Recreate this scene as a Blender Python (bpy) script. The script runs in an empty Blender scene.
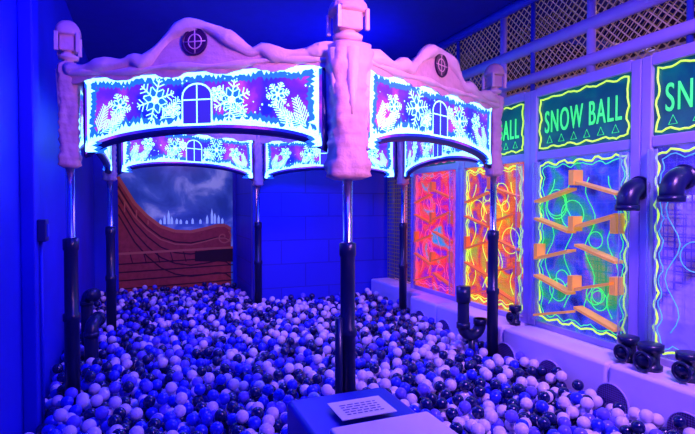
import bpy, bmesh, math, random
import numpy as np
from mathutils import Vector, Matrix
random.seed(7)
sc=bpy.context.scene
try:
    sc.view_settings.view_transform='Standard'; sc.view_settings.look='None'
except Exception: pass

# ---------------- materials ----------------
def mat(name,col,rough=.5,metal=0.,var=.15,scale=8.,bump=0.,em=None,es=0.,coat=0.,alpha=None):
    m=bpy.data.materials.new(name); m.use_nodes=True
    nt=m.node_tree; b=nt.nodes['Principled BSDF']
    tc=nt.nodes.new('ShaderNodeTexCoord'); nz=nt.nodes.new('ShaderNodeTexNoise')
    nz.inputs['Scale'].default_value=scale; nz.inputs['Detail'].default_value=4
    nt.links.new(tc.outputs['Object'],nz.inputs['Vector'])
    mx=nt.nodes.new('ShaderNodeMix'); mx.data_type='RGBA'
    mx.inputs['A'].default_value=tuple(c*(1-var) for c in col)+(1,)
    mx.inputs['B'].default_value=tuple(min(1,c*(1+var)) for c in col)+(1,)
    nt.links.new(nz.outputs['Fac'],mx.inputs['Factor']); nt.links.new(mx.outputs['Result'],b.inputs['Base Color'])
    b.inputs['Roughness'].default_value=rough; b.inputs['Metallic'].default_value=metal
    b.inputs['Coat Weight'].default_value=coat
    if em: b.inputs['Emission Color'].default_value=em+(1,); b.inputs['Emission Strength'].default_value=es
    if alpha is not None: b.inputs['Alpha'].default_value=alpha
    if bump>0:
        bp=nt.nodes.new('ShaderNodeBump'); bp.inputs['Strength'].default_value=bump; bp.inputs['Distance'].default_value=.02
        nt.links.new(nz.outputs['Fac'],bp.inputs['Height']); nt.links.new(bp.outputs['Normal'],b.inputs['Normal'])
    return m
def ramp_em(name,stops,scale,strength,detail=5,dist=.6,loc=(0,0,0)):
    m=bpy.data.materials.new(name); m.use_nodes=True; nt=m.node_tree; b=nt.nodes['Principled BSDF']
    tc=nt.nodes.new('ShaderNodeTexCoord'); mp=nt.nodes.new('ShaderNodeMapping'); mp.inputs['Location'].default_value=loc
    nz=nt.nodes.new('ShaderNodeTexNoise'); nz.inputs['Scale'].default_value=scale; nz.inputs['Detail'].default_value=detail; nz.inputs['Distortion'].default_value=dist
    r=nt.nodes.new('ShaderNodeValToRGB'); e=r.color_ramp
    while len(e.elements)<len(stops): e.elements.new(.5)
    for el,(p,c) in zip(e.elements,stops): el.position=p; el.color=c+(1,)
    nt.links.new(tc.outputs['Object'],mp.inputs['Vector']); nt.links.new(mp.outputs['Vector'],nz.inputs['Vector']); nt.links.new(nz.outputs['Fac'],r.inputs['Fac'])
    nt.links.new(r.outputs['Color'],b.inputs['Base Color']); nt.links.new(r.outputs['Color'],b.inputs['Emission Color'])
    b.inputs['Emission Strength'].default_value=strength; b.inputs['Roughness'].default_value=.3
    return m
def brick_mat(name,c1,c2,mort,sc_=1.):
    m=bpy.data.materials.new(name); m.use_nodes=True; nt=m.node_tree; b=nt.nodes['Principled BSDF']
    tc=nt.nodes.new('ShaderNodeTexCoord'); mp=nt.nodes.new('ShaderNodeMapping'); mp.inputs['Rotation'].default_value=(math.radians(90),0,0)
    br=nt.nodes.new('ShaderNodeTexBrick'); br.inputs['Scale'].default_value=sc_; br.inputs['Mortar Size'].default_value=.008
    br.inputs['Brick Width'].default_value=.7; br.inputs['Row Height'].default_value=.33
    br.inputs['Color1'].default_value=c1+(1,); br.inputs['Color2'].default_value=c2+(1,); br.inputs['Mortar'].default_value=mort+(1,)
    nt.links.new(tc.outputs['Object'],mp.inputs['Vector']); nt.links.new(mp.outputs['Vector'],br.inputs['Vector']); nt.links.new(br.outputs['Color'],b.inputs['Base Color'])
    nz=nt.nodes.new('ShaderNodeTexNoise'); nz.inputs['Scale'].default_value=7
    ad=nt.nodes.new('ShaderNodeMath'); ad.operation='SUBTRACT'; nt.links.new(nz.outputs['Fac'],ad.inputs[0]); nt.links.new(br.outputs['Fac'],ad.inputs[1])
    bp=nt.nodes.new('ShaderNodeBump'); bp.inputs['Strength'].default_value=.35; bp.inputs['Distance'].default_value=.02
    nt.links.new(ad.outputs[0],bp.inputs['Height']); nt.links.new(bp.outputs['Normal'],b.inputs['Normal'])
    b.inputs['Roughness'].default_value=.6
    return m
M={}
M['wall']=mat('wall_paint',(.008,.015,.62),.55,var=.3,scale=2,bump=.15)
M['ceil']=mat('ceiling_paint',(.006,.008,.38),.8,var=.15)
M['stone']=brick_mat('castle_stone',(.010,.02,.72),(.010,.02,.66),(.006,.012,.50))
M['floor']=mat('pit_floor',(.01,.01,.15),.8)
M['plaster']=mat('snow_plaster',(.80,.44,.42),.6,var=.30,scale=9,bump=1.)
M['snow']=mat('snow_trim',(.92,.60,.54),.6,var=.16,scale=12,bump=.7)
M['black']=mat('black_pipe_plastic',(.008,.012,.07),.3,var=.3)
M['chrome']=mat('steel_pole',(.6,.62,.8),.22,1.,var=.05)
M['darkframe']=mat('frame_dark',(.01,.015,.14),.4)
M['purple']=mat('medallion_purple',(.05,.006,.05),.4)
M['white']=mat('white_padding',(.88,.74,.95),.4,var=.04,scale=4)
M['framew']=mat('white_frame',(.50,.42,.82),.4,var=.08)
M['box']=mat('blue_padding',(.008,.018,.42),.4)
M['bluepipe']=mat('blue_foam_sleeve',(.04,.06,.60),.45)
M['cord']=mat('net_cord',(.70,.46,.34),.7,em=(.6,.34,.20),es=.13)
M['cordg']=mat('net_cord_dim',(.40,.30,.14),.7,em=(.35,.22,.10),es=.08)
M['cordb']=mat('net_cord_dark',(.03,.02,.06),.8)
M['glow']=mat('ice_glow',(.4,.8,1),.4,em=(.26,.78,1.),es=2.6)
M['glow2']=mat('ice_glow_soft',(.02,.1,1),.4,em=(.01,.12,1.),es=1.5)
M['glowb']=mat('window_line_blue',(.02,.03,.3),.4,em=(.06,.03,.5),es=.7)
M['panelbg']=ramp_em('night_sky_print',[(.0,(.006,.01,.22)),(.40,(.012,.02,.45)),(.50,(.12,.02,.55)),(.59,(.42,.05,.55)),(.72,(.03,.22,1.))],2.3,1.0,loc=(3,1,2))
M['neon']=mat('neon_yellow_green',(.6,.9,.1),.4,em=(.55,.95,.05),es=1.1)
M['neong']=mat('neon_green',(.1,.9,.2),.4,em=(.04,.85,.12),es=1.0)
M['neonp']=mat('neon_pink',(.9,.2,.4),.4,em=(.9,.10,.25),es=.6)
M['neonc']=mat('neon_cyan',(.1,.6,.9),.4,em=(.1,.5,.9),es=.6)
M['sign']=ramp_em('sign_green_print',[(0,(.0,.03,.08)),(.5,(.0,.07,.11)),(.8,(.0,.16,.12))],4,.6)
M['ramp']=mat('fluoro_ramp',(1,.48,.08),.4,em=(1,.40,.05),es=.32)
M['rampr']=mat('fluoro_ramp_red',(.9,.18,.05),.4,em=(1,.18,.03),es=.32)
M['paper']=mat('notice_paper',(.9,.88,.85),.6,var=.02)
M['ink']=mat('ink',(.1,.08,.2),.6)
M['hole']=mat('port_mesh',(.25,.14,.55),.6)
M['dark']=mat('dark_back',(.05,.03,.13),.8)
def acrylic(name,stops,es,tr,loc=(0,0,0),sc_=3.):
    m=bpy.data.materials.new(name); m.use_nodes=True; nt=m.node_tree
    out=nt.nodes['Material Output']; p=nt.nodes['Principled BSDF']; p.inputs['Roughness'].default_value=.12
    nz=nt.nodes.new('ShaderNodeTexNoise'); nz.inputs['Scale'].default_value=sc_; nz.inputs['Distortion'].default_value=1.2; nz.inputs['Detail'].default_value=3
    tc=nt.nodes.new('ShaderNodeTexCoord'); mp=nt.nodes.new('ShaderNodeMapping'); mp.inputs['Location'].default_value=loc
    nt.links.new(tc.outputs['Object'],mp.inputs['Vector']); nt.links.new(mp.outputs['Vector'],nz.inputs['Vector'])
    rp=nt.nodes.new('ShaderNodeValToRGB'); e=rp.color_ramp
    while len(e.elements)<len(stops): e.elements.new(.5)
    for el,(q,c) in zip(e.elements,stops): el.position=q; el.color=c+(1,)
    nt.links.new(nz.outputs['Fac'],rp.inputs['Fac']); nt.links.new(rp.outputs['Color'],p.inputs['Emission Color']); nt.links.new(rp.outputs['Color'],p.inputs['Base Color']); p.inputs['Emission Strength'].default_value=es
    t=nt.nodes.new('ShaderNodeBsdfTransparent'); mx=nt.nodes.new('ShaderNodeMixShader'); mx.inputs[0].default_value=1-tr
    nt.links.new(t.outputs[0],mx.inputs[1]); nt.links.new(p.outputs[0],mx.inputs[2]); nt.links.new(mx.outputs[0],out.inputs['Surface'])
    return m
M['acB']=acrylic('acrylic_blue',[(.3,(.01,.02,.35)),(.42,(.02,.08,.80)),(.5,(.14,.12,.85)),(.56,(.02,.30,.6)),(.66,(.03,.5,.15))],.55,.50,(1,2,3))
M['acV']=acrylic('acrylic_violet',[(.3,(.02,.01,.30)),(.5,(.10,.05,.80)),(.65,(.28,.16,.9))],.5,.50,(4,2,1))
M['acO']=acrylic('acrylic_orange',[(.3,(.06,.04,.75)),(.42,(.25,.04,.5)),(.50,(.9,.10,.05)),(.58,(1,.28,.03)),(.70,(.5,.6,.05))],.65,.55,(2,5,1),3.5)
M['acP']=acrylic('acrylic_pink',[(.3,(.10,.03,.75)),(.42,(.5,.02,.45)),(.50,(.95,.03,.12)),(.60,(1,.12,.04)),(.70,(.02,.4,.7))],.70,.52,(7,1,2),3.5)
def glass_mat():
    m=bpy.data.materials.new('clear_tube'); m.use_nodes=True; nt=m.node_tree
    out=nt.nodes['Material Output']; p=nt.nodes['Principled BSDF']; p.inputs['Base Color'].default_value=(.6,.7,1,1); p.inputs['Roughness'].default_value=.05
    t=nt.nodes.new('ShaderNodeBsdfTransparent'); t.inputs[0].default_value=(.85,.9,1,1)
    lw=nt.nodes.new('ShaderNodeLayerWeight'); lw.inputs[0].default_value=.35; mx=nt.nodes.new('ShaderNodeMixShader')
    nt.links.new(lw.outputs['Facing'],mx.inputs[0]); nt.links.new(t.outputs[0],mx.inputs[1]); nt.links.new(p.outputs[0],mx.inputs[2]); nt.links.new(mx.outputs[0],out.inputs['Surface']); return m
M['clear']=glass_mat()

# ---------------- helpers ----------------
def link(o,parent=None,loc=None):
    sc.collection.objects.link(o)
    if parent: o.parent=parent
    if loc is not None: o.location=loc
    return o
def empty(name,loc=(0,0,0)):
    e=bpy.data.objects.new(name,None); e.location=loc; e.empty_display_size=.1; sc.collection.objects.link(e); return e
def mobj(name,verts,faces,ms,parent=None,smooth=False,mat_idx=None,matrix=None):
    me=bpy.data.meshes.new(name); me.from_pydata([tuple(v) for v in verts],[],faces)
    ms=ms if isinstance(ms,list) else [ms]
    for m in ms: me.materials.append(m)
    if mat_idx:
        for p,i in zip(me.polygons,mat_idx): p.material_index=i
    if smooth:
        for p in me.polygons: p.use_smooth=True
    bm=bmesh.new(); bm.from_mesh(me); bmesh.ops.recalc_face_normals(bm,faces=bm.faces); bm.to_mesh(me); bm.free()
    o=bpy.data.objects.new(name,me); link(o,parent)
    if matrix is not None: o.matrix_local=matrix
    return o
def bevel(o,w=.02,s=3):
    b=o.modifiers.new('bevel','BEVEL'); b.width=w; b.segments=s; b.limit_method='ANGLE'
    for p in o.data.polygons: p.use_smooth=True
    wn=o.modifiers.new('wn','WEIGHTED_NORMAL'); return o
def box(name,x0,x1,y0,y1,z0,z1,m,parent=None,bv=0,matrix=None):
    v=[(x,y,z) for x in(x0,x1) for y in(y0,y1) for z in(z0,z1)]
    f=[(0,1,3,2),(4,6,7,5),(0,4,5,1),(2,3,7,6),(0,2,6,4),(1,5,7,3)]
    o=mobj(name,v,f,m,parent,matrix=matrix)
    if bv: bevel(o,bv)
    return o
def tube_geo(pts,rad,seg=10,closed=False):
    V=[];F=[];n=len(pts); pts=[Vector(p) for p in pts]
    rads=rad if isinstance(rad,(list,tuple)) else [rad]*n
    up=None
    for i,p in enumerate(pts):
        if closed: t=(pts[(i+1)%n]-pts[i-1])
        else: t=pts[min(i+1,n-1)]-pts[max(i-1,0)]
        t.normalize()
        if up is None:
            up=Vector((0,0,1)) if abs(t.z)<.9 else Vector((0,1,0))
        a=(up-t*up.dot(t)); 
        if a.length<1e-4: a=t.orthogonal()
        a.normalize(); up=a; b=t.cross(a)
        for k in range(seg):
            th=2*math.pi*k/seg; V.append(p+(a*math.cos(th)+b*math.sin(th))*rads[i])
    for i in range(n if closed else n-1):
        for k in range(seg):
            j=(i+1)%n
            F.append((i*seg+k,i*seg+(k+1)%seg,j*seg+(k+1)%seg,j*seg+k))
    if not closed:
        F.append(tuple(range(seg))[::-1]); F.append(tuple((n-1)*seg+k for k in range(seg)))
    return V,F
def tube(name,pts,rad,m,parent=None,seg=10,closed=False,matrix=None):
    V,F=tube_geo(pts,rad,seg,closed); return mobj(name,V,F,m,parent,True,matrix=matrix)
def multitube(name,lines,rad,m,parent=None,seg=6,matrix=None):
    V=[];F=[]
    for pts,cl in lines:
        v,f=tube_geo(pts,rad,seg,cl); o=len(V); V+=v; F+=[tuple(i+o for i in ff) for ff in f]
    return mobj(name,V,F,m,parent,True,matrix=matrix)
def lathe(name,prof,m,parent=None,seg=32,loc=(0,0,0),lump=0,sq=0,smooth=True,seed=1):
    rnd=random.Random(seed); ph=[rnd.uniform(0,6.28) for _ in range(6)]
    V=[];F=[];n=len(prof)
    for r,z in prof:
        for k in range(seg):
            th=2*math.pi*k/seg
            rr=r
            if sq: 
                c,s=abs(math.cos(th)),abs(math.sin(th)); rr=r*(1+(1/(c**6+s**6)**(1/6)-1)*sq)
            if lump: rr*=1+lump*(math.sin(3*th+ph[0]+z*9)+math.sin(5*th+ph[1]-z*23)*.8+math.sin(2*th+z*40+ph[2])*.6+math.sin(9*th+ph[3]+z*31)*.5)
            V.append((loc[0]+rr*math.cos(th),loc[1]+rr*math.sin(th),loc[2]+z))
    for i in range(n-1):
        for k in range(seg): F.append((i*seg+k,i*seg+(k+1)%seg,(i+1)*seg+(k+1)%seg,(i+1)*seg+k))
    F.append(tuple(range(seg))[::-1]); F.append(tuple((n-1)*seg+k for k in range(seg)))
    return mobj(name,V,F,m,parent,smooth)
class Flat:
    """2-D strips in local x/z plane at given y"""
    def __init__(s): s.V=[];s.F=[]
    def poly(s,pts,y):
        o=len(s.V); s.V+=[(p[0],y,p[1]) for p in pts]; s.F.append(tuple(range(o,o+len(pts))))
    def line(s,a,b,w,y):
        dx,dz=b[0]-a[0],b[1]-a[1]; L=math.hypot(dx,dz) or 1; nx,nz=-dz/L*w/2,dx/L*w/2
        s.poly([(a[0]+nx,a[1]+nz),(b[0]+nx,b[1]+nz),(b[0]-nx,b[1]-nz),(a[0]-nx,a[1]-nz)],y)
    def pline(s,pts,w,y):
        for a,b in zip(pts,pts[1:]): s.line(a,b,w,y)
    def ring(s,outer,inner,y):
        n=len(outer)
        for i in range(n):
            j=(i+1)%n; s.poly([outer[i],outer[j],inner[j],inner[i]],y)
    def disc(s,c,r,y,n=10,ph=0):
        s.poly([(c[0]+r*math.cos(ph+2*math.pi*k/n),c[1]+r*math.sin(ph+2*math.pi*k/n)) for k in range(n)],y)
    def flake(s,c,r,y,w=.008,ph=.3):
        for k in range(6):
            a=ph+k*math.pi/3; d=(math.cos(a),math.sin(a))
            s.line(c,(c[0]+d[0]*r,c[1]+d[1]*r),w,y)
            for q in(.38,.62,.84):
                p=(c[0]+d[0]*r*q,c[1]+d[1]*r*q)
                for sg in(-1,1):
                    aa=a+sg*1.0; l=r*(.36 if q<.8 else .2)
                    s.line(p,(p[0]+math.cos(aa)*l,p[1]+math.sin(aa)*l),w*.8,y)
        s.disc(c,r*.22,y,6,ph)
    def sprig(s,c,a,L,y):
        e=(c[0]+math.cos(a)*L,c[1]+math.sin(a)*L); s.line(c,e,.005,y)
        for i in range(1,9):
            q=i/9; p=(c[0]+math.cos(a)*L*q,c[1]+math.sin(a)*L*q)
            for sg in(-1,1):
                aa=a+sg*.7; l=L*.38*(1-q*.6); s.line(p,(p[0]+math.cos(aa)*l,p[1]+math.sin(aa)*l),.005,y)
    def obj(s,name,m,parent,matrix=None):
        me=bpy.data.meshes.new(name); me.from_pydata(s.V,[],s.F); me.materials.append(m)
        o=bpy.data.objects.new(name,me); link(o,parent)
        if matrix is not None: o.matrix_local=matrix
        return o

# ---------------- room ----------------
FZ=.30
box('floor',-.9,5.4,-1.2,8.5,FZ-.1,FZ,M['floor'])
box('ceiling',-.9,5.4,-1.2,8.5,3.80,3.9,M['ceil'])
box('wall_left',-.9,-.70,-1.2,8.5,FZ,3.80,M['wall'])
box('wall_back',-.70,1.39,8.3,8.5,FZ,3.80,M['wall'])
box('wall_alcove',1.39,5.2,6.78,8.5,FZ,3.80,M['stone'])
box('wall_right',5.2,5.4,-1.2,6.78,FZ,3.80,M['dark'])
box('trim_alcove',1.345,1.39,6.72,6.86,FZ,3.80,M['bluepipe'],bv=.015)
box('pilaster_left',-.70,-.62,3.55,3.75,FZ,3.80,M['wall'],bv=.01)
jb=empty('junction_box',(-.62,3.65,1.65))
box('case',0,.05,-.05,.05,-.07,.07,M['darkframe'],jb,bv=.008); box('lid',.05,.056,-.03,.03,-.04,.04,M['bluepipe'],jb)
tube('conduit',[(.013,0,-.06),(.013,0,FZ-1.65)],.010,M['wall'],jb,8)

# ledge (padded platform)
lg=empty('padded_ledge',(0,0,0))
ys=[.6,1.42,2.515,3.61,4.71,5.30]
for i,(a,b) in enumerate(zip(ys,ys[1:])):
    box('pad_%d'%i,2.945,3.5,a+.004,b-.004,FZ,.72,M['white'],lg,bv=.03)
lg2=empty('padded_ledge',(0,0,0))
box('pad_end',3.10,3.5,5.31,6.76,FZ,.72,M['white'],lg2,bv=.03)
for i,y in enumerate([1.95,2.47,3.03,3.56,4.05,4.54,5.03]):
    n=28; r=.130; zc=.46
    ring=[(2.94,y+r*math.cos(2*math.pi*k/n),zc+r*math.sin(2*math.pi*k/n)) for k in range(n)]
    tube('port_rim_%d'%i,ring,.006,M['framew'],lg,6,True)
    V=[(2.938,p[1],p[2]) for p in ring]; mobj('port_disc_%d'%i,V,[tuple(range(n))],M['hole'],lg)
    F=Flat()
    for q in range(-8,9):
        h=math.sqrt(max(0,r*r-(q*.015)**2)); 
        F.line((q*.015,-h),(q*.015,h),.003,0); F.line((-h,q*.015),(h,q*.015),.003,0)
    F.obj('port_grille_%d'%i,M['cordb'],lg,Matrix.Translation((2.935,y,zc))@Matrix.Rotation(math.pi/2,4,'Z'))
box('floor_platform',3.5,5.2,-1.2,6.78,FZ,.70,M['floor'])

# ---------------- gazebo ----------------
S=1.917; CX,CY=1.257,4.69
gz=empty('gazebo',(0,0,0))
Vx=[]
for k in range(6):
    th=math.radians(184+60*k); Vx.append(Vector((CX+S*math.sin(th),CY+S*math.cos(th),0)))
def z_bot(x,h): return 2.145+.15*math.sqrt(max(0,1-(x/h)**2))
for k in range(6):
    A,B=Vx[k],Vx[(k+1)%6]; ex=(B-A).normalized(); mid=(A+B)/2; ey=Vector((mid.x-CX,mid.y-CY,0)).normalized()
    Mx=Matrix(((ex.x,ey.x,0,mid.x),(ex.y,ey.y,0,mid.y),(0,0,1,0),(0,0,0,1)))
    x0,x1=-S/2+(.15 if k==0 else .11),S/2-(.15 if k in(0,5) else .11)
    c=(x0+x1)/2; h=(x1-x0)/2; N=28
    xs=[x0+(x1-x0)*i/N for i in range(N+1)]
    top=[2.66]*(N+1); bot=[z_bot(x-c,h) for x in xs]
    V=[];F=[]
    for y in(-.03,.03):
        for i in range(N+1): V+= [(xs[i],y,bot[i]),(xs[i],y,top[i])]
    n2=2*(N+1)
    for i in range(N):
        a=2*i
        F+=[(a,a+1,a+3,a+2),(n2+a,n2+a+2,n2+a+3,n2+a+1),(a,a+2,n2+a+2,n2+a),(a+1,n2+a+1,n2+a+3,a+3)]
    F+=[(0,n2,n2+1,1),(n2-2,n2-1,2*n2-1,2*n2-2)]
    mobj('lightbox_%d'%k,V,F,M['panelbg'],gz,matrix=Mx)
    loop=[(xs[i],bot[i]) for i in range(N+1)]+[(x1,bot[-1]+(2.66-bot[-1])*q) for q in(.25,.5,.75)]+[(xs[i],2.66) for i in range(N,-1,-1)]+[(x0,bot[0]+(2.66-bot[0])*q) for q in(.75,.5,.25)]
    tube('lightbox_frame_%d'%k,[(p[0],0,p[1]) for p in loop],.034,M['darkframe'],gz,6,True,matrix=Mx)
    G=Flat(); G2=Flat(); GB=Flat()
    for y in(-.034,.034):
        def inset(d0,d1,jit):
            o=[];inn=[]
            R=random.Random(k*7+int(y>0))
            dl=[]
            for a,b in zip(loop,loop[1:]+loop[:1]):
                L=math.hypot(b[0]-a[0],b[1]-a[1]); m=max(1,int(L/.013))
                for q in range(m): dl.append((a[0]+(b[0]-a[0])*q/m,a[1]+(b[1]-a[1])*q/m))
            cz=2.43
            for i,p in enumerate(dl):
                q0=dl[i-1];q1=dl[(i+1)%len(dl)]
                tx,tz=q1[0]-q0[0],q1[1]-q0[1]; L=math.hypot(tx,tz) or 1
                nx,nz=-tz/L,tx/L
                if (c-p[0])*nx+(cz-p[1])*nz<0: nx,nz=-nx,-nz
                if abs(nz)>.5 : nz=(1 if p[1]<cz else -1); nx=0
                low=1.0 if p[1]<2.35 else .6
                d=d1+R.uniform(0,jit)*(1 if i%2 else .2)*low+.012*math.sin(i*.23)*low
                o.append((p[0]+nx*d0,p[1]+nz*d0)); inn.append((p[0]+nx*d,p[1]+nz*d))
            return o,inn
        o,inn=inset(.018,.038,.055); G.ring(o,inn,y*1.0)
        o,inn=inset(.018,.075,.055); G2.ring(o,inn,y*.97)
        R=random.Random(k+20)
        for (fx,fz,r) in [(-.33+R.uniform(-.05,.05),.01,.125),(.36,.03,.135),(-.66,.03,.075),(.68,-.0,.085),(.20,-.04,.05),(-.17,.05,.05)]:
            G.flake((c+fx*h,2.45+fz),r,y,.008,R.uniform(0,1))
            G2.disc((c+fx*h,2.45+fz),r*.62,y*.985,14)
        for a,bx in((.5,-.88),(.9,-.78),(2.6,.86),(2.2,.78),(2.4,.32),(.6,-.42),(1.2,-.88),(1.9,.88)):
            G.sprig((c+bx*h,2.28+(0.07 if abs(bx)<.5 else 0)),a,.19,y)
        for _ in range(80):
            px=c+R.uniform(-.92,.92)*h; pz=R.uniform(2.34,2.6); G.disc((px,pz),R.uniform(.003,.007),y,5)
        w=.10; zb=2.315; zt=2.49
        arch=[(c-w,zb),(c-w,zt)]+[(c-w*math.cos(math.pi*i/10),zt+w*.8*math.sin(math.pi*i/10)) for i in range(1,10)]+[(c+w,zt),(c+w,zb),(c-w,zb)]
        GB.poly(arch[:-1],y*1.01)
        G.pline(arch,.010,y*1.05); G.line((c,zb),(c,zt+.08),.008,y*1.05); G.line((c-w,zt-.02),(c+w,zt-.02),.008,y*1.05)
        G.line((c-.035-w,zb),(c+w+.035,zb),.014,y*1.05)
    G.obj('ice_border_flakes_%d'%k,M['glow'],gz,Mx); G2.obj('soft_glow_print_%d'%k,M['glow2'],gz,Mx); GB.obj('window_print_%d'%k,M['glowb'],gz,Mx)
    # cornice
    N=64; V=[];F=[]; hs=S/2
    def zt_(x):
        t=abs(x)/hs
        z=2.715+.010*math.sin(x*13+k)
        if t<.40: z+=.215*(.5+.5*math.cos(math.pi*t/.40))**.62
        z+=.035*math.exp(-((t-.46)/.06)**2)
        return z
    R=random.Random(k*3+1)
    xs=[-hs+.03+(S-.06)*i/N for i in range(N+1)]
    bt=[2.655-.035*abs(math.sin(x*9+k))**2-.012*R.random() for x in xs]
    for y in(-.045,.045):
        for i,x in enumerate(xs): V+=[(x,y,bt[i]),(x,y,zt_(x))]
    n2=2*(N+1)
    for i in range(N):
        a=2*i; F+=[(a,a+1,a+3,a+2),(n2+a,n2+a+2,n2+a+3,n2+a+1),(a,a+2,n2+a+2,n2+a),(a+1,n2+a+1,n2+a+3,a+3)]
    F+=[(0,n2,n2+1,1),(n2-2,n2-1,2*n2-1,2*n2-2)]
    mobj('cornice_%d'%k,V,F,M['plaster'],gz,matrix=Mx)
    tube('snow_cap_%d'%k,[(x,.035,zt_(x)) for x in xs],[.038+.011*math.sin(x*21+k)+.006*R.random() for x in xs],M['snow'],gz,12,matrix=Mx)
    tube('cornice_mould_%d'%k,[(x,.045,2.675+.008*math.sin(x*9)) for x in xs],[.020+.006*math.sin(x*17+k) for x in xs],M['snow'],gz,10,matrix=Mx)
    for y in(.055,-.055):
        n=24; cc=[(.080*math.cos(2*math.pi*i/n),y,2.825+.080*math.sin(2*math.pi*i/n)) for i in range(n)]
        mobj('medallion_%d'%k,cc,[tuple(range(n))],M['purple'],gz,matrix=Mx)
        tube('medallion_ring_%d'%k,cc,.007,M['purple'],gz,8,True,matrix=Mx)
        multitube('medallion_cross_%d'%k,[([(-.075,y,2.825),(.075,y,2.825)],False),([(0,y,2.75),(0,y,2.90)],False)]+[([(.045*math.cos(2*math.pi*i/16),y,2.825+.045*math.sin(2*math.pi*i/16)) for i in range(16)],True)],.004,M['plaster'],gz,6,matrix=Mx)
for k,v in enumerate(Vx):
    big=(k==0); loc=(v.x,v.y,0)
    lathe('pole_steel_%d'%k,[(.028,FZ),(.028,2.2)],M['chrome'],gz,16,loc)
    lathe('pole_sleeve_%d'%k,[(.048,FZ),(.048,1.02),(.056,1.03),(.056,1.07),(.044,1.08),(.044,1.50),(.050,1.51),(.050,1.58),(.03,1.59)],M['black'],gz,20,loc)
    if big:
        tube('pole_side_conduit',[(v.x-.062,v.y-.015,FZ),(v.x-.062,v.y-.015,1.14)],.024,M['black'],gz,12)
    r=.108 if big else .058
    zb=1.96 if big else 2.06
    zt=2.74; nz=36; prof=[]
    for i in range(nz+1):
        z=zb+(zt-zb)*i/nz; q=i/nz
        rr=r*(1.12 if q<.14 else 1.0 if q<.80 else 1.14)+.005*math.sin(i*2.1)
        if i==0: rr=r*.7
        prof.append((rr,z))
    prof+=[(r*.8,zt+.02),(r*.45,zt+.03)]
    lathe('carved_column_%d'%k,prof,M['plaster'],gz,48,loc,lump=.045,sq=.7,seed=k)
    for j in range(6 if big else 4):
        th=2*math.pi*j/6+.4; rr=r*.98
        px,py=v.x+rr*math.cos(th),v.y+rr*math.sin(th); dz=.1*(j%3)
        tube('drip_%d_%d'%(k,j),[(px,py,2.71),(px,py,2.60-dz),(px,py,2.50-dz),(px,py,2.43-dz)],[.045*r/.11,.032*r/.11,.024*r/.11,.006],M['snow'],gz,8)
    f=1.0 if big else .72
    lathe('finial_plate_%d'%k,[(.035,2.76),(.04*f,2.78),(.085*f,2.785),(.09*f,2.805),(.05*f,2.82),(.045*f,2.84)],M['snow'],gz,24,loc)
    w=.088*f
    box('lantern_core_%d'%k,v.x-w*.8,v.x+w*.8,v.y-w*.8,v.y+w*.8,2.835,2.95,M['plaster'],gz,bv=.01)
    for sx in(-1,1):
        for sy in(-1,1):
            box('lantern_post_%d'%k,v.x+sx*w-.012,v.x+sx*w+.012,v.y+sy*w-.012,v.y+sy*w+.012,2.825,2.95,M['snow'],gz,bv=.004)
    lathe('lantern_cap_%d'%k,[(w*1.15,2.935)]+[(w*1.25*math.cos(a),2.95+.095*math.sin(a)) for a in [i*math.pi/2/8 for i in range(8)]]+[(.01,3.045)],M['plaster'],gz,28,loc,sq=.5)

# ---------------- mural ----------------
mu=empty('pirate_ship_mural',(0,8.295,0))
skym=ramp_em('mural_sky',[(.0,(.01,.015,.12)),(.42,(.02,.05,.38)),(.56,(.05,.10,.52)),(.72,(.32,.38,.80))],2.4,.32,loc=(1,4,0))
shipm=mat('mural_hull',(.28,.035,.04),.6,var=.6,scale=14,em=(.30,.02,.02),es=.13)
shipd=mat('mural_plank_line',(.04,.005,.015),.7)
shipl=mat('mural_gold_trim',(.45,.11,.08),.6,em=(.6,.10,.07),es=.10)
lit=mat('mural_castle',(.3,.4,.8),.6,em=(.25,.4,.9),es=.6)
def U(px): return -.37+(px-118)*.0149
def Zm(py): return 1.81-(py-205)*.0157
F=Flat(); F.poly([(-.37,.3),(1.33,.3),(1.33,2.6),(-.37,2.6)],0); F.obj('sky',skym,mu)
F=Flat()
for x,hh in((158,5),(162,9),(166,14),(169,8),(174,6),(178,5),(184,4),(190,6),(198,5),(205,9),(210,16),(213,11),(217,9),(221,6)):
    x=U(x); F.poly([(x-.018,Zm(224)),(x+.018,Zm(224)),(x+.018,Zm(224-hh*.6)),(x,Zm(224-hh)),(x-.018,Zm(224-hh*.6))],-.003)
F.obj('castle_skyline',lit,mu)
gun=[(118,178),(124,188),(133,203),(145,216),(158,226),(172,231),(188,232),(203,229),(215,226),(224,226),(230,230)]
F=Flat(); hull=[(U(a),Zm(b)) for a,b in gun]
for a,b in zip(hull,hull[1:]): F.poly([a,b,(b[0],.3),(a[0],.3)],-.005)
F.obj('hull',shipm,mu)
F=Flat()
for j,dy in enumerate((9,18,27,36)):
    F.pline([(U(a),Zm(min(300,b+dy*(1.0+.012*(a-118)*.3)))) for a,b in gun],.020,-.007)
for y in (262,270,278,286): F.line((U(118),Zm(y)),(U(232),Zm(y-3)),.018,-.008)
for x in (128,141,154,167,180,193,206,219): F.line((U(x),Zm(250)),(U(x+3),Zm(262)),.014,-.008)
F.poly([(U(192),Zm(252)),(U(232),Zm(250)),(U(232),Zm(264)),(U(192),Zm(262))],-.0075)
F.obj('plank_lines',shipd,mu)
F=Flat()
F.pline(hull,.05,-.010); F.pline([(U(a),Zm(b+13)) for a,b in gun],.02,-.010); F.line((U(118),Zm(252)),(U(232),Zm(249)),.035,-.010)
sp=[(U(222)+(.02+.0085*i)*math.cos(i*.55),Zm(238)+(.02+.0085*i)*math.sin(i*.55)) for i in range(14)]
F.pline(sp,.022,-.011)
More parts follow.
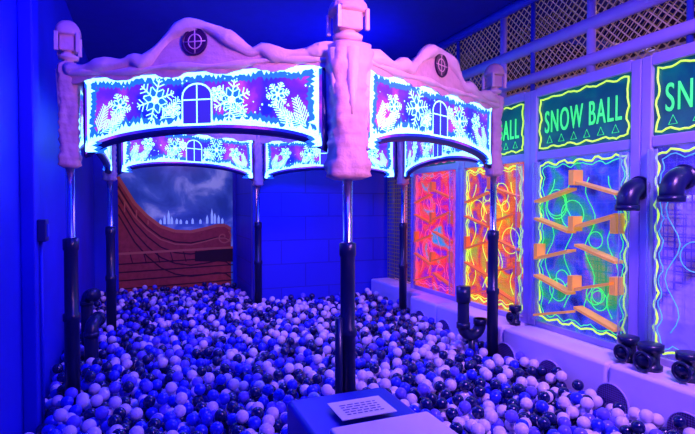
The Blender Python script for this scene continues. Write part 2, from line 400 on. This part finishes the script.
for i in range(6): F.line((U(124+i*11),Zm(200+i*6+min(i,3)*4)),(U(124+i*11),Zm(212+i*6)),.018,-.011)
F.obj('gilded_trim',shipl,mu)

# ---------------- right game panels ----------------
PX=3.27
def wig(x,y0,y1,z0,z1,amp,seg=70,ph=0):
    P=[];per=[(y0,z0),(y1,z0),(y1,z1),(y0,z1)]
    R=random.Random(int(ph*10)+5)
    for i in range(4):
        a,b=per[i],per[(i+1)%4]; L=math.hypot(b[0]-a[0],b[1]-a[1]); n=int(L/.03)
        for q in range(n):
            t=q/n; d=amp*math.sin(q*1.1+ph+i)+amp*.6*R.uniform(-1,1)
            yy=a[0]+(b[0]-a[0])*t; zz=a[1]+(b[1]-a[1])*t
            if i%2==0: zz+=d
            else: yy+=d
            P.append((x,yy,zz))
    return P
mods=[(1.35,2.437,'acV','neon','neonc'),(2.597,3.534,'acB','neon','neong'),(3.69,4.63,'acO','neon','neon'),(4.79,5.73,'acP','neonp','neonp')]
panels=[]
for i,(a,b,ac,ne,ne2) in enumerate(mods):
    g=empty('ball_run_game_panel',(PX,(a+b)/2,.72)); g0=(PX,(a+b)/2,.72); panels.append((g,g0))
    def T(o,g0=g0):
        o.matrix_local=Matrix.Translation((-g0[0],-g0[1],-g0[2]))@o.matrix_local; return o
    T(box('frame_near',PX-.03,PX+.05,a-.08,a,.72,2.84,M['framew'],g,bv=.01))
    T(box('frame_far',PX-.03,PX+.05,b,b+.078,.72,2.84,M['framew'],g,bv=.01))
    T(box('rail_bottom',PX-.02,PX+.05,a,b,.72,.77,M['framew'],g,bv=.008))
    T(box('rail_middle',PX-.02,PX+.05,a,b,2.21,2.285,M['framew'],g,bv=.008))
    T(box('rail_top',PX-.03,PX+.05,a,b,2.77,2.85,M['framew'],g,bv=.008))
    T(box('sign_board',PX,PX+.02,a,b,2.285,2.77,M['sign'],g))
    T(box('acrylic_sheet',PX+.005,PX+.012,a,b,.77,2.21,M[ac],g))
    T(tube('sign_border',wig(PX-.012,a+.035,b-.035,2.315,2.74,.009,ph=i),.007,M[ne],g,6,True))
    T(tube('panel_border',wig(PX-.012,a+.04,b-.04,.82,2.17,.014,ph=i+2),.0075,M[ne],g,6,True))
    T(tube('panel_border_inner',wig(PX-.008,a+.07,b-.07,.85,2.14,.014,ph=i+3),.0035,M[ne2],g,6,True))
    T(tube('clear_drop_tube',[(PX-.05,b-.03,.80),(PX-.05,b-.03,2.19)],.032,M['clear'],g,16))
    T(tube('clear_drop_tube_front',[(PX-.05,a+.03,.80),(PX-.05,a+.03,2.19)],.032,M['clear'],g,16))
    cu=bpy.data.curves.new('sign_text','FONT'); cu.body='SNOW BALL'; cu.size=.20; cu.align_x='CENTER'; cu.align_y='CENTER'; cu.extrude=.003; cu.space_character=1.15
    t=bpy.data.objects.new('sign_text',cu); cu.materials.append(M['neong']); link(t,g)
    t.matrix_local=Matrix.Translation((-.012,0,1.80))@Matrix.Rotation(-math.pi/2,4,'Z')@Matrix.Rotation(math.pi/2,4,'X')@Matrix.Diagonal((.62 if i else .74,1.35,1,1))
    ln=[]
    for q in range(6):
        y0=a+.14+q*(b-a-.28)/5; ln.append(([(PX-.008,y0-.03,2.35),(PX-.008,y0,2.41),(PX-.008,y0+.03,2.35)],True))
    T(multitube('sign_tree_outlines',ln,.003,M['neong'],g,5))
    R=random.Random(i+3); lines=[]
    for j in range(9):
        cy=R.uniform(a+.18,b-.18); cz=R.uniform(1.0,2.0); r=R.uniform(.04,.13); n=20
        lines.append(([(PX-.006,cy+r*math.cos(2*math.pi*q/n),cz+r*math.sin(2*math.pi*q/n)) for q in range(n)],True))
    for j in range(4):
        y0=a+.15+(b-a-.3)*j/3; lines.append(([(PX-.006,y0+.05*math.sin(q*.8+j),.95+q*.06) for q in range(19)],False))
    T(multitube('ring_decals',lines,.0035,M[ne2],g,5))
    if i in(1,2,3):
        V=[];F=[]
        cols=[(a+.06,(a+b)/2-.04),((a+b)/2+.03,b-.06)]
        def slab(p,q,th,x0,x1):
            o=len(V); 
            for x in(x0,x1): V.extend([(x,p[0],p[1]),(x,q[0],q[1]),(x,q[0],q[1]+th),(x,p[0],p[1]+th)])
            F.extend([(o,o+1,o+2,o+3),(o+4,o+7,o+6,o+5),(o,o+4,o+5,o+1),(o+2,o+6,o+7,o+3),(o+1,o+5,o+6,o+2),(o,o+3,o+7,o+4)])
        zz=1.98; tk=.020 if i==1 else .016; xo=PX-(.10 if i==1 else .06)
        for j in range(5):
            for ci,(u,w) in enumerate(cols):
                z=zz-j*.25-(.05 if ci else 0)
                if (j+ci)%2: slab((u,z),(w,z-.10),tk,xo,PX-.005)
                else: slab((u,z-.10),(w,z),tk,xo,PX-.005)
        m_=(a+b)/2
        for z in(1.97,1.60,1.12): slab((m_-.03,z),(m_+.02,z),.12,xo-.005,PX-.005)
        slab((a+.05,1.60),(a+.10,1.60),.13,xo,PX-.005); slab((a+.05,1.15),(a+.10,1.15),.13,xo,PX-.005)
        slab((b-.10,1.35),(b-.06,1.35),.12,xo,PX-.005)
        T(mobj('ramps',V,F,M['ramp' if i==1 else 'rampr'],g))
# play structure: net + pipes under one parent
fr=empty('play_structure',(0,0,0))
def net(name,x,y0,y1,z0,z1,cell,w,m,diag=False):
    V=[];F=[]
    def q(a,b,c,d): o=len(V); V.extend([a,b,c,d]); F.append((o,o+1,o+2,o+3))
    if diag:
        n=int((y1-y0+(z1-z0))/cell)
        for i in range(n+1):
            for sg in(1,-1):
                s0=y0+i*cell
                p0=(s0,z0) if sg<0 else (s0-(z1-z0),z0)
                p1=(s0-(z1-z0),z1) if sg<0 else (s0,z1)
                def clip(p,r):
                    (ya,za),(yb,zb2)=p,r; t0,t1=0,1; dy=yb-ya
                    for lim,sgn in((y0,1),(y1,-1)):
                        f0=(ya-lim)*sgn; f1=(yb-lim)*sgn
                        if f0<0 and f1<0: return None
                        if f0<0: t0=max(t0,f0/(f0-f1))
                        if f1<0: t1=min(t1,f0/(f0-f1))
                    if t0>=t1: return None
                    return (ya+dy*t0,za+(zb2-za)*t0),(ya+dy*t1,za+(zb2-za)*t1)
                cc=clip(p0,p1)
                if not cc: continue
                (ya,za),(yb,zb2)=cc; w2=w*.7; xx=x if sg>0 else x+.001
                q((xx,ya-w2,za),(xx,ya+w2,za),(xx,yb+w2,zb2),(xx,yb-w2,zb2))
        return mobj(name,V,F,m,fr)
    n=int((y1-y0)/cell)
    for i in range(n+1):
        y=y0+i*cell
        q((x,y-w/2,z0),(x,y+w/2,z0),(x,y+w/2,z1),(x,y-w/2,z1))
    n=int((z1-z0)/cell)
    for i in range(n+1):
        z=z0+i*cell
        q((x+.001,y0,z-w/2),(x+.001,y1,z-w/2),(x+.001,y1,z+w/2),(x+.001,y0,z+w/2))
    return mobj(name,V,F,m,fr)
net('safety_net_upper',3.46,.7,6.75,2.86,3.78,.075,.010,M['cord'],True)
net('safety_net_lower',3.38,.7,6.75,.73,2.84,.055,.009,M['cordg'])
net('safety_net_inner',4.3,.7,6.75,.73,3.78,.10,.010,M['cordb'])
net('safety_net_mid',3.9,.7,6.75,2.86,3.78,.09,.008,M['cordg'],True)
for j,y in enumerate((1.5,2.3,3.11,3.78,4.2,5.0,5.81)):
    tube('upright_%d'%j,[(3.42,y,2.85),(3.42,y,3.79)],.036 if j%2==0 else .022,M['framew'] if j%2==0 else M['bluepipe'],fr,14)
for j,y in enumerate((5.9,6.3,6.68)):
    tube('rear_upright_%d'%j,[(3.42,y,.72),(3.42,y,2.86)],.04,M['bluepipe'] if j!=1 else M['framew'],fr,14)
for j,(z,m,r,x) in enumerate(((3.0,'framew',.048,3.40),(3.30,'framew',.055,3.42),(3.76,'bluepipe',.05,3.40),(3.12,'bluepipe',.04,4.2),(3.5,'framew',.035,3.9),(3.60,'bluepipe',.03,4.2))):
    tube('rail_%d'%j,[(x,.6,z),(x,6.77,z)],r,M[m],fr,14)
for j,y in enumerate((1.9,3.4,4.9)):
    tube('cross_%d'%j,[(3.46,y,3.27),(4.9,y,3.27)],.035,M['bluepipe'],fr,12)
box('deck_fascia',3.50,3.54,.6,6.77,2.86,2.95,M['framew'],fr)
for j in range(6): box('inner_obstacle_%d'%j,4.5,4.8,1.2+j*.9,1.5+j*.9,.72,1.3+.3*(j%3),[M['rampr'],M['bluepipe'],M['ramp']][j%3],fr,bv=.05)

# ---------------- black tube fittings ----------------
def elbow(name,base,h,r,R,dirv,out=.06,flange=True):
    g=empty(name,base); d=Vector(dirv).normalized()
    pts=[(0,0,0),(0,0,h*.5),(0,0,h)]
    for i in range(1,9):
        a=math.pi/2*i/8; p=d*(R*(1-math.cos(a))); pts.append((p.x,p.y,h+R*math.sin(a)))
    e=d*(R+out); pts.append((e.x,e.y,h+R))
    tube('bend',pts,r,M['black'],g,18)
    tube('coupling_low',[(0,0,h*.25),(0,0,h*.25+.05)],r*1.18,M['black'],g,18)
    tube('coupling_top',[(0,0,h-.03),(0,0,h+.01)],r*1.15,M['black'],g,18)
    e2=d*(R+out*.6)
    tube('coupling_end',[(e2.x,e2.y,h+R),(e.x*1.03,e.y*1.03,h+R)],r*1.2,M['black'],g,18)
    return g
elbow('pipe_elbow',(-.43,4.75,FZ),.42,.055,.09,(.3,1,0))
elbow('pipe_elbow',(-.50,5.15,FZ),.62,.05,.08,(.6,-1,0))
g=empty('pipe_trap',(2.68,3.72,.62))
pts=[(-.07,.0,.46),(-.07,0,.30),(-.07,0,.12)]+[( -.07+.09*(1-math.cos(math.pi*i/10)),0,.12-.09*math.sin(math.pi*i/10)) for i in range(1,11)]+[(.11,0,.17)]
tube('bend',pts,.052,M['black'],g,16)
tube('collar_a',[(-.07,0,.33),(-.07,0,.47)],.063,M['black'],g,16); tube('collar_b',[(-.07,0,.10),(-.07,0,.15)],.060,M['black'],g,16); tube('collar_c',[(.11,0,.12),(.11,0,.17)],.060,M['black'],g,16)
tube('support_stem',[(.02,0,.04),(.02,0,-.32)],.03,M['black'],g,12)
def outlet(loc,g,g0):
    r=.070; X,Y,Z=loc[0]-g0[0],loc[1]-g0[1],loc[2]-g0[2]
    sh=lambda P:[(p[0]+X,p[1]+Y,p[2]+Z) for p in P]
    pts=[(.06,0,0),(-.02,0,0)]+[(-.02-.10*math.sin(math.pi/2*i/8),0,-.10*(1-math.cos(math.pi/2*i/8))) for i in range(1,9)]+[(-.12,0,-.14)]
    tube('tube_outlet_bend',sh(pts),r,M['black'],g,20); tube('tube_outlet_mouth',sh([(-.12,0,-.12),(-.12,0,-.16)]),r*1.12,M['black'],g,20); tube('tube_outlet_flange',sh([(.0,0,0),(-.02,0,0)]),r*1.2,M['black'],g,20)
outlet((3.24,2.515,1.93),*panels[0]); outlet((3.24,2.20,1.99),*panels[0])
def valve(loc,s=1.):
    g=empty('pipe_valve',loc)
    lathe('body',[(.055*s,0),(.055*s,.03),(.042*s,.035),(.042*s,.12),(.06*s,.125),(.06*s,.17),(.045*s,.175)],M['black'],g,20)
    tube('side_port',[(0,0,.075),(-.085*s,-.03,.075)],.036*s,M['black'],g,16)
    n=18; tube('side_ring',[(-.09*s,-.03+.045*s*math.cos(2*math.pi*i/n),.075+.045*s*math.sin(2*math.pi*i/n)) for i in range(n)],.010,M['black'],g,8,True)
valve((3.13,2.50,.72),1.15); valve((3.10,2.31,.72),1.3); valve((3.13,2.08,.72),1.2); valve((3.13,3.66,.72),.9)

# box at pit edge
bx=empty('padded_step_box',(.925,2.12,FZ))
box('body',-.275,.275,-.32,.32,0,.53,M['box'],bx,bv=.03)
box('white_cover',-.20,.29,-.42,-.11,.515,.555,M['white'],bx,bv=.015)
nt_=empty('notice_sheet',(.93,2.13,.858))
box('paper',-.13,.14,-.09,.11,0,.004,M['paper'],nt_)
F=Flat()
rt=Matrix.Translation((0,0,.0055))@Matrix.Rotation(-math.pi/2,4,'X')
for j in range(5): 
    x=-.09
    R=random.Random(j)
    while x<.085:
        l=R.uniform(.015,.035); F.line((x,.055-j*.026),(min(x+l,.095),.055-j*.026),.010,0); x+=l+.008
F.obj('printed_lines',M['ink'],nt_,rt)
box('pit_curb',-.695,2.93,1.45,1.70,FZ,.62,M['white'],bv=.03)

# ---------------- balls ----------------
Rb=.0395; d=2*Rb
obst=[(v.x,v.y,.048+Rb) for v in Vx]+[(-.43,4.75,.07+Rb),(-.50,5.15,.065+Rb),(2.70,3.72,.035+Rb),(Vx[0].x-.062,Vx[0].y,.03+Rb)]
def ok(x,y):
    if x<-.70+Rb or y<1.70+Rb: return False
    if y<5.31 and x>2.93-Rb: return False
    if y>=5.31-Rb and x>3.10-Rb: return False
    if y>8.28-Rb: return False
    if y>6.72-Rb and x>1.345-Rb: return False
    if x>.62-Rb and x<1.24+Rb and y<2.46+Rb: return False
    if -.59>x-Rb and 3.53-Rb<y<3.77+Rb: return False
    for a,b,r in obst:
        if (x-a)**2+(y-b)**2<r*r: return False
    return True
grid={}; P=[]
rb=random.Random(11)
NB=6700; tries=0
while len(P)<NB and tries<NB*3:
    tries+=1; best=None
    for _ in range(8):
        x=rb.uniform(-.67,3.07); y=rb.uniform(1.73,8.25)
        if not ok(x,y): continue
        ci,cj=int(math.floor(x/d)),int(math.floor(y/d)); z=FZ+Rb
        for i in(ci-1,ci,ci+1):
            for j in(cj-1,cj,cj+1):
                for (a,b,c) in grid.get((i,j),()):
                    q=(x-a)**2+(y-b)**2
                    if q<d*d:
                        zz=c+math.sqrt(d*d-q)
                        if zz>z: z=zz
        if best is None or z<best[2]: best=(x,y,z)
    if best is None: continue
    P.append(best); grid.setdefault((int(math.floor(best[0]/d)),int(math.floor(best[1]/d))),[]).append(best)
bw=mat('ball_white',(.88,.76,.95),.35,var=.05,coat=.2)
bb=mat('ball_blue',(.02,.03,.72),.25,var=.1,coat=.3)
bn=mat('ball_navy',(.005,.008,.10),.20,var=.1,coat=.5)
bc=mat('ball_violet_blue',(.16,.12,.85),.15,var=.1,coat=.5)
def sphere_arr(sub):
    bm=bmesh.new(); bmesh.ops.create_icosphere(bm,subdivisions=sub,radius=Rb)
    v=np.array([x.co[:] for x in bm.verts]); f=np.array([[w.index for w in q.verts] for q in bm.faces]); bm.free(); return v,f
def ballmesh(pts,sub):
    v,f=sphere_arr(sub); n=len(pts); pa=np.array(pts)
    VV=(pa[:,None,:]+v[None]).reshape(-1,3); FF=(f[None]+(np.arange(n)*len(v))[:,None,None]).reshape(-1,3)
    R=np.random.RandomState(4+sub); u=R.rand(n)
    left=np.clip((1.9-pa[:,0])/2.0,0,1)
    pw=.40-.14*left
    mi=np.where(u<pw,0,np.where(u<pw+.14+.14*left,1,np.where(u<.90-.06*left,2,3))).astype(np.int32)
    return VV,FF,np.repeat(mi,len(f))
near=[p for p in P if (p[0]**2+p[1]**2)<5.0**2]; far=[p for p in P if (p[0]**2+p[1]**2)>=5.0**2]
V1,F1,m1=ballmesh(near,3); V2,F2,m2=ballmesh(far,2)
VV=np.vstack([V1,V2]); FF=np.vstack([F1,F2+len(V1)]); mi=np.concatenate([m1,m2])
me=bpy.data.meshes.new('ball_pit_balls'); me.vertices.add(len(VV)); me.vertices.foreach_set('co',VV.astype(np.float32).ravel())
me.loops.add(FF.size); me.loops.foreach_set('vertex_index',FF.astype(np.int32).ravel())
me.polygons.add(len(FF)); me.polygons.foreach_set('loop_start',np.arange(0,FF.size,3,dtype=np.int32))
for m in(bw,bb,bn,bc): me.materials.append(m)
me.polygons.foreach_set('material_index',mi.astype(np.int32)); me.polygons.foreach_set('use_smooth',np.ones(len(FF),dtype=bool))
me.update(calc_edges=True); me.validate()
link(bpy.data.objects.new('ball_pit_balls',me))

# ---------------- lights ----------------
def area(name,loc,target,size,power,col,spread=180):
    l=bpy.data.lights.new(name,'AREA'); l.size=size; l.energy=power; l.color=col; l.spread=math.radians(spread)
    o=bpy.data.objects.new(name,l); o.location=loc; link(o)
    o.rotation_euler=(Vector(target)-Vector(loc)).to_track_quat('-Z','Y').to_euler(); return o
area('uv_ceiling_light',(.8,1.6,3.7),(1.0,4.8,.6),.7,80,(.005,.015,1))
area('canopy_blue_fill',(1.25,4.7,2.72),(1.25,4.8,.4),.9,68,(.10,.05,1))  # extra blue fill added inside the canopy, hidden behind its front panel
area('uv_left_light',(.3,2.9,3.6),(-.7,4.2,1.5),.5,26,(.0,.01,1))
area('violet_front_light',(2.3,.6,3.4),(2.7,2.9,.6),.45,54,(.50,.20,1),110)
area('violet_canopy_spot',(1.6,.3,2.9),(1.0,3.4,2.75),.3,15,(.85,.30,.70),60)
area('mural_fill',(.6,7.0,2.85),(.5,8.3,1.3),.5,8,(1,.35,.6))  # unseen warm fill, added to bring out the red in the mural
area('blue_alcove_light',(1.6,5.6,2.75),(1.9,6.8,1.3),.6,16,(.0,.02,1))
area('orange_game_light',(4.3,4.9,2.6),(3.9,4.9,1.2),.6,40,(1,.25,.12))
area('green_game_light',(4.2,3.1,2.6),(3.9,3.1,1.0),.5,26,(.15,.6,.7))
area('amber_loft_light',(4.6,3.0,3.65),(4.2,3.2,2.9),.6,30,(1,.5,.25))
area('ceiling_wash',(2.3,5.2,3.0),(1.8,5.8,3.8),.4,18,(.0,.02,1))
w=bpy.data.worlds.new('World'); sc.world=w; w.use_nodes=True
w.node_tree.nodes['Background'].inputs[0].default_value=(.005,.01,.6,1); w.node_tree.nodes['Background'].inputs[1].default_value=.06

# ---------------- camera ----------------
cd=bpy.data.cameras.new('camera'); cam=bpy.data.objects.new('camera',cd); link(cam)
cam.location=(0,0,1.81); cd.lens=26.0; cd.sensor_width=36; cd.clip_start=.05
cam.rotation_euler=(math.radians(90-1.37),0,math.radians(-22))
sc.camera=cam
